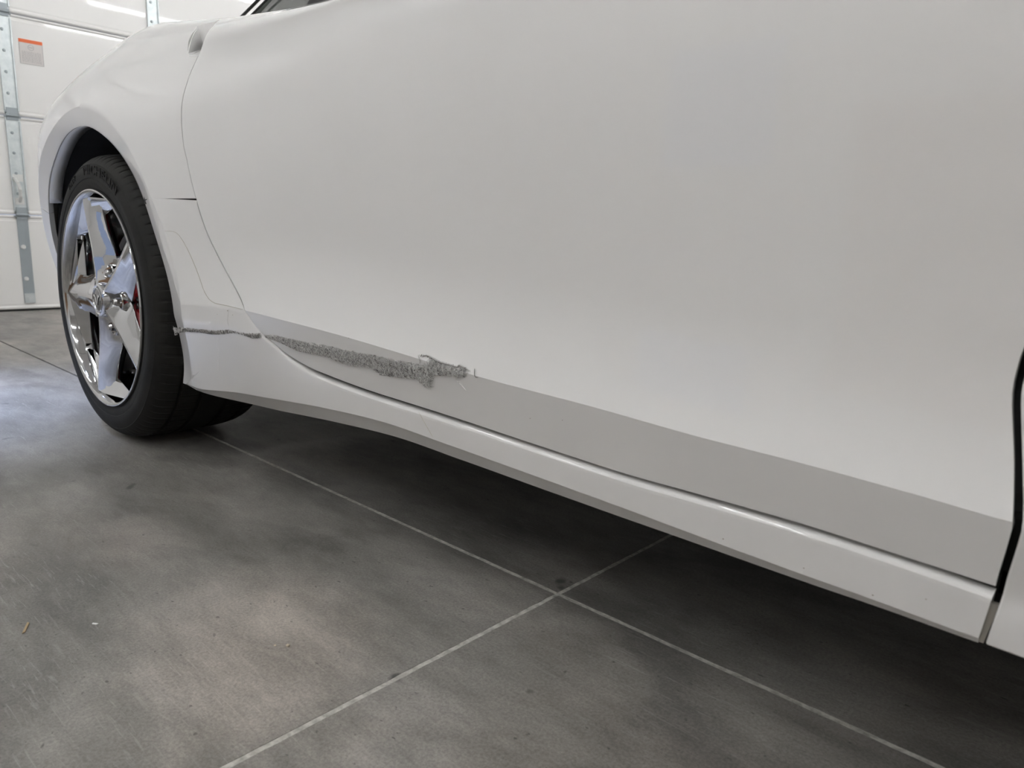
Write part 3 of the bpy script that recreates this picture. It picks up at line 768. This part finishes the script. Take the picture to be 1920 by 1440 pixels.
bm = bmesh.new(); box(bm, -1.50, .95, .70, 2.50, .205, .24); box(bm, -2.50, -1.50, 1.05, 2.50, .205, .24); cpart(obj('underbody', bm, M['under']))
# far flank, deck, tail and nose close the body
V = []; F = []
def loft(name, secs, m, closed=True):
    V = []; F = []; n_ = len(secs[0])
    for s_ in secs: V.extend(s_)
    for i in range(len(secs)-1):
        for j in range(n_-1): a = i*n_+j; F.append((a, a+1, a+n_+1, a+n_))
    o = pyd(name, V, F, m, smooth=True); return cpart(o)
us = [-2.72, -2.6, -2.45, -2.3, -2.19, -2.0, -1.8, -1.6, -1.4, -1.2, -.9, -.6, -.3, 0, .3, .6, .95]
MIRR = 2*1.56
secs = []
for u in us:
    x, y, z = body(u, 1.255, False); s_ = [(x, y-.001, z-.003)]
    ym = 1.56
    for k in range(1, 9):
        t = k/8; yy = y+(2*ym-2*y)*t
        s_.append((x, yy, z-.012*math.sin(PI*t)))
    for k in range(26):
        x2, y2, z2 = body(u, 1.25-k*(1.25-.2)/25, False); s_.append((x2, 2*ym-y2, z2))
    secs.append(s_)
loft('rear_deck', secs, M['paint'])
o = boxo('tail_panel', (-2.66, -2.60, .95, 2.2, .2, .88), M['paint'], bev=.01); cpart(o)
o = boxo('front_bulkhead', (.93, .95, .72, 2.45, .05, .88), M['under']); cpart(o)
# rear glass with its frame above the deck
def quad_slab(name, pts, th, m, par=None):
    a, b, c_, d = [Vector(p) for p in pts]; n_ = (b-a).cross(d-a).normalized()*th
    bm = bmesh.new(); v = [bm.verts.new(p) for p in (a, b, c_, d)]+[bm.verts.new(p+n_) for p in (a, b, c_, d)]
    for q in ((3,2,1,0),(4,5,6,7),(0,1,5,4),(1,2,6,5),(2,3,7,6),(3,0,4,7)): bm.faces.new([v[i] for i in q])
    return cpart(obj(name, bm, m), par)
gl = quad_slab('rear_glass', [(-2.28, 1.10, 1.01), (-1.70, 1.10, .93), (-1.36, 1.24, 1.33), (-1.75, 1.16, 1.25)], .006, M['glass'])
def bar(name, a, b, r, m, par):
    bm = bmesh.new(); cyl(bm, a, b, r, n=8); return cpart(obj(name, bm, m), par)
bar('glass_frame', (-2.30, 1.095, 1.042), (-1.72, 1.15, 1.262), .0042, M['trimblack'], gl)
bar('glass_frame', (-2.235, 1.093, 1.035), (-1.70, 1.145, 1.245), .003, M['trimblack'], gl)
quad_slab('roof_pillar', [(-1.86, 1.085, .95), (-1.45, 1.06, .93), (-1.15, 1.20, 1.27), (-1.70, 1.13, 1.13)], .02, M['trimblack'])

# ------------------------------------------------------------------ wheel
WY = .6097
wheel = empty('wheel', (WX, WY, WZ)); cpart(wheel)
def wsub(o): o.parent = wheel; return o       # built around the origin: x forward, y inwards, z up
def revolve(prof, n, mod=None, close=True):
    V = []; F = []; m_ = len(prof)
    for k in range(n):
        t = 2*PI*k/n
        for j, (r, y) in enumerate(prof):
            if mod: r, y = mod(k, j, r, y)
            V.append((r*math.cos(t), y, r*math.sin(t)))
    for k in range(n):
        for j in range(m_ if close else m_-1):
            a = k*m_+j; b = k*m_+(j+1) % m_; c_ = ((k+1) % n)*m_+(j+1) % m_; d = ((k+1) % n)*m_+j; F.append((a, b, c_, d))
    return V, F
def fixn(o, deg=30):
    bm = bmesh.new(); bm.from_mesh(o.data); bmesh.ops.recalc_face_normals(bm, faces=bm.faces); bm.to_mesh(o.data); bm.free(); return autosmooth(o, deg)
TR = [(.248,.020),(.2515,.006),(.256,.001),(.262,-.001),(.270,-.0035),(.278,-.003),(.2795,-.0045),(.284,-.005),(.292,-.0055),(.300,-.003),(.309,.001),(.3105,.0005),(.316,.005),(.322,.010),(.328,.018),
      (.332,.028),(.3345,.040),(.3365,.052),(.330,.0535),(.330,.0595),(.3372,.061),(.3385,.085),(.3388,.100),(.331,.1015),(.331,.1105),(.3389,.112),(.339,.150),(.3389,.170),(.331,.1715),(.331,.181),
      (.3388,.1825),(.3378,.215),(.3372,.225),(.330,.2265),(.330,.233),(.3365,.2345),(.3335,.255),(.329,.268),(.318,.280),(.300,.288),(.275,.286),(.252,.268),(.244,.262)]
def tread(k, j, r, y):
    q = k % 6
    if q == 0 and 13 <= j <= 17: r -= .0018
    if q == 0 and 31 <= j <= 37: r -= .0032
    if q == 3 and 20 <= j <= 22: r -= .002
    return r, y
V, F = revolve(TR, 516, tread)
V = [(x, y+(.004 if z < -.333 else 0)*0, max(z, -WZ+.0004)) for x, y, z in V]
tire = wsub(pyd('tire', V, F, M['tire'])); fixn(tire, 22)
# worn pale lips of the shoulder blocks
Vw = []; Fw = []
for k in range(0, 516, 6):
    t = 2*PI*(k+.55)/516
    pts = [((r-.0002)*math.cos(t), y, (r-.0002)*math.sin(t)) for r, y in ((.3223,.0105),(.3283,.0185),(.3323,.0285),(.3348,.0405),(.3366,.051))]
    if min(p[2] for p in pts) > -WZ+.003: strand(Vw, Fw, pts, .0006)
wsub(pyd('tread_edge', Vw, Fw, M['wear']))['kind'] = 'stuff'
# sidewall lettering
def letter_mesh(ch, size, extrude):
    cu = bpy.data.curves.new('t', 'FONT'); cu.body = ch; cu.size = size; cu.extrude = extrude; cu.align_x = 'CENTER'; cu.resolution_u = 3
    o = bpy.data.objects.new('t', cu); C.objects.link(o); dg = bpy.context.evaluated_depsgraph_get(); dg.update()
    me = bpy.data.meshes.new_from_object(o.evaluated_get(dg)); w = o.dimensions.x
    bpy.data.objects.remove(o); bpy.data.curves.remove(cu); return me, w
def ring_text(txt, a0, rad, size, y, spacing, m, name, stretch=1.0):
    bm = bmesh.new(); a = a0
    for ch in txt:
        me, w = letter_mesh(ch, size, .0009)
        half = (w*stretch/2+spacing/2)/rad; a -= half
        ex = Vector((math.sin(a), 0, -math.cos(a))); ez = Vector((math.cos(a), 0, math.sin(a)))
        mt = Matrix(((ex.x*stretch, ez.x, 0, ez.x*rad), (0, 0, -1, y), (ex.z*stretch, ez.z, 0, ez.z*rad), (0, 0, 0, 1)))
        me.transform(mt); bm.from_mesh(me); bpy.data.meshes.remove(me); a -= half
    return wsub(obj(name, bm, m))
ring_text('MICHELIN', math.radians(96), .287, .031, -.0055, .006, M['letters'], 'sidewall_lettering', 1.45)
ring_text('PILOT', math.radians(118), .288, .017, -.0055, .003, M['letters'], 'sidewall_lettering', 1.1)
# rim lip and barrel
V, F = revolve([(.2555,.002),(.2560,-.0035),(.2545,-.0065),(.2510,-.0060),(.2475,-.0030),(.2455,.001),(.2435,.008),(.2410,.020),(.2370,.038),(.2340,.058),(.2320,.080),(.2300,.100),
              (.2220,.130),(.2150,.16),(.2180,.24),(.2400,.262),(.2440,.262),(.2400,.255),(.223,.235),(.219,.16),(.228,.130),(.236,.10),(.240,.06),(.247,.02)], 180)
barrel = wsub(pyd('rim_barrel', V, F, M['chrome'])); fixn(barrel, 40)
# spokes: ridged, faceted stars from the hub to the lip
sect = [(.034,36.,-.003,.016),(.050,36.,-.002,.028),(.075,36.,.0,.034),(.098,36.,.001,.033),(.110,33.,.0015,.031),(.122,28.,.002,.030),(.134,23.5,.002,.029),(.148,20.,.002,.028),(.165,16.5,.002,.027),(.190,14.,.002,.026),(.210,13.,.002,.025),(.222,15.,.002,.024),(.229,21.,.002,.023),(.2335,29.,.002,.0215),(.2395,35.,.002,.020),(.2445,35.9,.002,.0195)]
def spoke(a):
    bm = bmesh.new(); rows_ = []
    for r, ha, yr, ye in sect:
        h_ = math.radians(ha); hm = min(h_*.62, .024/r); sec = []
        for an, q, y in ((-h_, r, ye+.015), (-h_, r, ye), (-hm, r*.998, yr+(ye-yr)*.42), (-.006/r*.5, r, yr+.0006), (.006/r*.5, r, yr+.0006), (hm, r*.998, yr+(ye-yr)*.42), (h_, r, ye), (h_, r, ye+.015)):
            sec.append(bm.verts.new((q*math.cos(a+an), y, q*math.sin(a+an))))
        rows_.append(sec)
    for p, q in zip(rows_, rows_[1:]):
        for j in range(8): bm.faces.new((p[j], p[(j+1) % 8], q[(j+1) % 8], q[j]))
    bm.faces.new(rows_[0]); bm.faces.new(rows_[-1][::-1])
    bm.edges.ensure_lookup_table()
    o = obj('spoke', bm, M['chrome']); bv = o.modifiers.new('b', 'BEVEL'); bv.width = .0016; bv.segments = 2; bv.limit_method = 'ANGLE'; bv.angle_limit = math.radians(38)
    bake(o); autosmooth(o, 24); return wsub(o)
A0 = 36.0
for k in range(5): spoke(math.radians(A0+72*k))
# hub: disc with lug pockets between the spokes
V, F = revolve([(.0305,-.004),(.034,-.0065),(.038,-.004),(.0415,.004),(.0415,.050),(.088,.055),(.088,.075),(.0305,.075)], 90)
hub = wsub(pyd('wheel_hub', V, F, M['chrome'])); fixn(hub, 35)
for k in range(5):
    a = math.radians(A0-36+72*k); cx_, cz_ = .066*math.cos(a), .066*math.sin(a)
    bm = bmesh.new(); cyl(bm, (cx_, .0240, cz_), (cx_, .036, cz_), .0185, .0165, n=28); wsub(obj('lug_pocket', bm, M['trimblack'])); autosmooth(bpy.data.objects[wheel.children[-1].name], 30)
    bm = bmesh.new(); cyl(bm, (cx_, .010, cz_), (cx_, .025, cz_), .0095, .0112, n=6); cyl(bm, (cx_, .0055, cz_), (cx_, .011, cz_), .0065, .0095, n=12)
    wsub(obj('lug_nut', bm, M['chrome']))
    V, F = revolve([(.0180,.0250),(.0198,.0180),(.0220,.0200),(.0230,.034),(.0180,.034)], 28)
    wsub(fixn(pyd('lug_collar', [(x+cx_, y, z+cz_) for x, y, z in V], F, M['chrome']), 35))
# centre cap with a crossed-flag style emblem
V, F = revolve([(.0001,-.0075),(.012,-.0073),(.022,-.0068),(.0262,-.0060),(.0275,-.0085),(.0300,-.0080),(.0306,-.0030),(.0306,.004),(.0001,.004)], 48)
cap = wsub(fixn(pyd('center_cap', V, F, [M['chrome'], M['darkchrome']]), 30))
for p in cap.data.polygons:
    c_ = p.center; p.material_index = 1 if (math.hypot(c_.x, c_.z) < .0255 and c_.y < -.004) else 0
bm = bmesh.new()
for s_ in (-1, 1):
    # two flags on crossed staffs
    q = [(0, -.013), (s_*.0015, -.013), (s_*.0115, .006), (s_*.0195, .0085), (s_*.0180, .0125), (s_*.010, .0125), (s_*.002, .004)]
    v = [bm.verts.new((x, -.0080, z)) for x, z in q]; v2 = [bm.verts.new((x, -.0088, z)) for x, z in q]
    bm.faces.new(v); bm.faces.new(v2[::-1])
    for i in range(len(q)): bm.faces.new((v[i], v2[i], v2[(i+1) % len(q)], v[(i+1) % len(q)]))
o = wsub(obj('cap_emblem', bm, M['chrome']))
# valve stem
bm = bmesh.new(); av = math.radians(148); p0 = Vector((.2345*math.cos(av), .055, .2345*math.sin(av))); p1 = Vector((.200*math.cos(av), .035, .200*math.sin(av)))
cyl(bm, p0, p0+(p1-p0)*.45, .0065, .005, 14); cyl(bm, p0+(p1-p0)*.45, p1, .0038, n=12); wsub(obj('valve_stem', bm, M['trimblack']))
# tiny raised mark near the bottom of the rim
me, w = letter_mesh('Zef', .017, .0006); a = math.radians(-76)
ex = Vector((math.sin(-a) if False else -math.sin(a), 0, math.cos(a))); er = Vector((-math.cos(a), 0, -math.sin(a)))
yd = Vector((er.x*.12, 1, er.z*.12)).normalized()
mt = Matrix(((ex.x, -yd.x, er.x, .2368*math.cos(a)), (ex.y, -yd.y, er.y, .044), (ex.z, -yd.z, er.z, .2368*math.sin(a)), (0, 0, 0, 1)))
me.transform(mt); wsub(link('rim_lettering', me, M['chrome']))
# brake disc and caliper
V, F = revolve([(.060,.088),(.165,.088),(.165,.112),(.060,.112)], 96)
V = [(x+WX, y+WY, z+WZ) for x, y, z in V]; disc = fixn(pyd('brake_disc', V, F, M['steel']), 30); cpart(disc)
bm = bmesh.new(); rows_ = []
for k in range(25):
    a = math.radians(-42+k*84/24); e = math.sin(PI*k/24)**.35
    ri, ro = .118, .118+.078*e
    rows_.append([bm.verts.new((WX+r*math.cos(a), WY+y, WZ+r*math.sin(a))) for r, y in ((ri,.054),(ri+.01,.046),(ro-.012,.046),(ro,.056),(ro,.135),(ri,.135))])
for p, q in zip(rows_, rows_[1:]):
    for j in range(6): bm.faces.new((p[j], p[(j+1) % 6], q[(j+1) % 6], q[j]))
bm.faces.new(rows_[0]); bm.faces.new(rows_[-1][::-1])
cal = obj('brake_caliper', bm, M['red']); autosmooth(cal, 30); cpart(cal)
bm = bmesh.new(); cyl(bm, (WX, WY+.085, WZ), (WX, WY+.44, WZ), .045, n=24); cpart(obj('axle_stub', bm, M['under']))

# ------------------------------------------------------------------ debris on the floor
def debris(name, x, y, L_, W_, H_, rz, m, lab_, cat, bevy=.3):
    bm = bmesh.new(); bmesh.ops.create_cube(bm, size=1)
    for v in bm.verts: v.co = Vector((v.co.x*L_*(1+.25*v.co.y), v.co.y*W_, (v.co.z+.5)*H_*(1+.2*v.co.x)))
    bmesh.ops.bevel(bm, geom=list(bm.edges), offset=min(L_, W_, H_)*bevy, segments=1, affect='EDGES')
    o = obj(name, bm, m); o.location = (x, y, .0002); o.rotation_euler = (0, 0, rz); tag(o, lab_, cat); return o
debris('wood_sliver', -1.040, .215, 0.0263, .0032, .0015, 2.698, M['chip'], 'thin tan wood sliver lying alone on the concrete at the lower left', 'wood sliver')
debris('paint_flake', -.991, .281, .0075, .003, .001, .6, M['white'], 'small white flake on the concrete right of the wood sliver', 'flake')
debris('crumb', -.770, .434, .005, .004, .0025, .3, M['crumb'], 'largest beige crumb in the middle of the open floor', 'crumb')
debris('crumb', -.782, .423, .003, .0025, .0015, 1.3, M['crumb'], 'smaller beige crumb just beside the largest one', 'crumb')
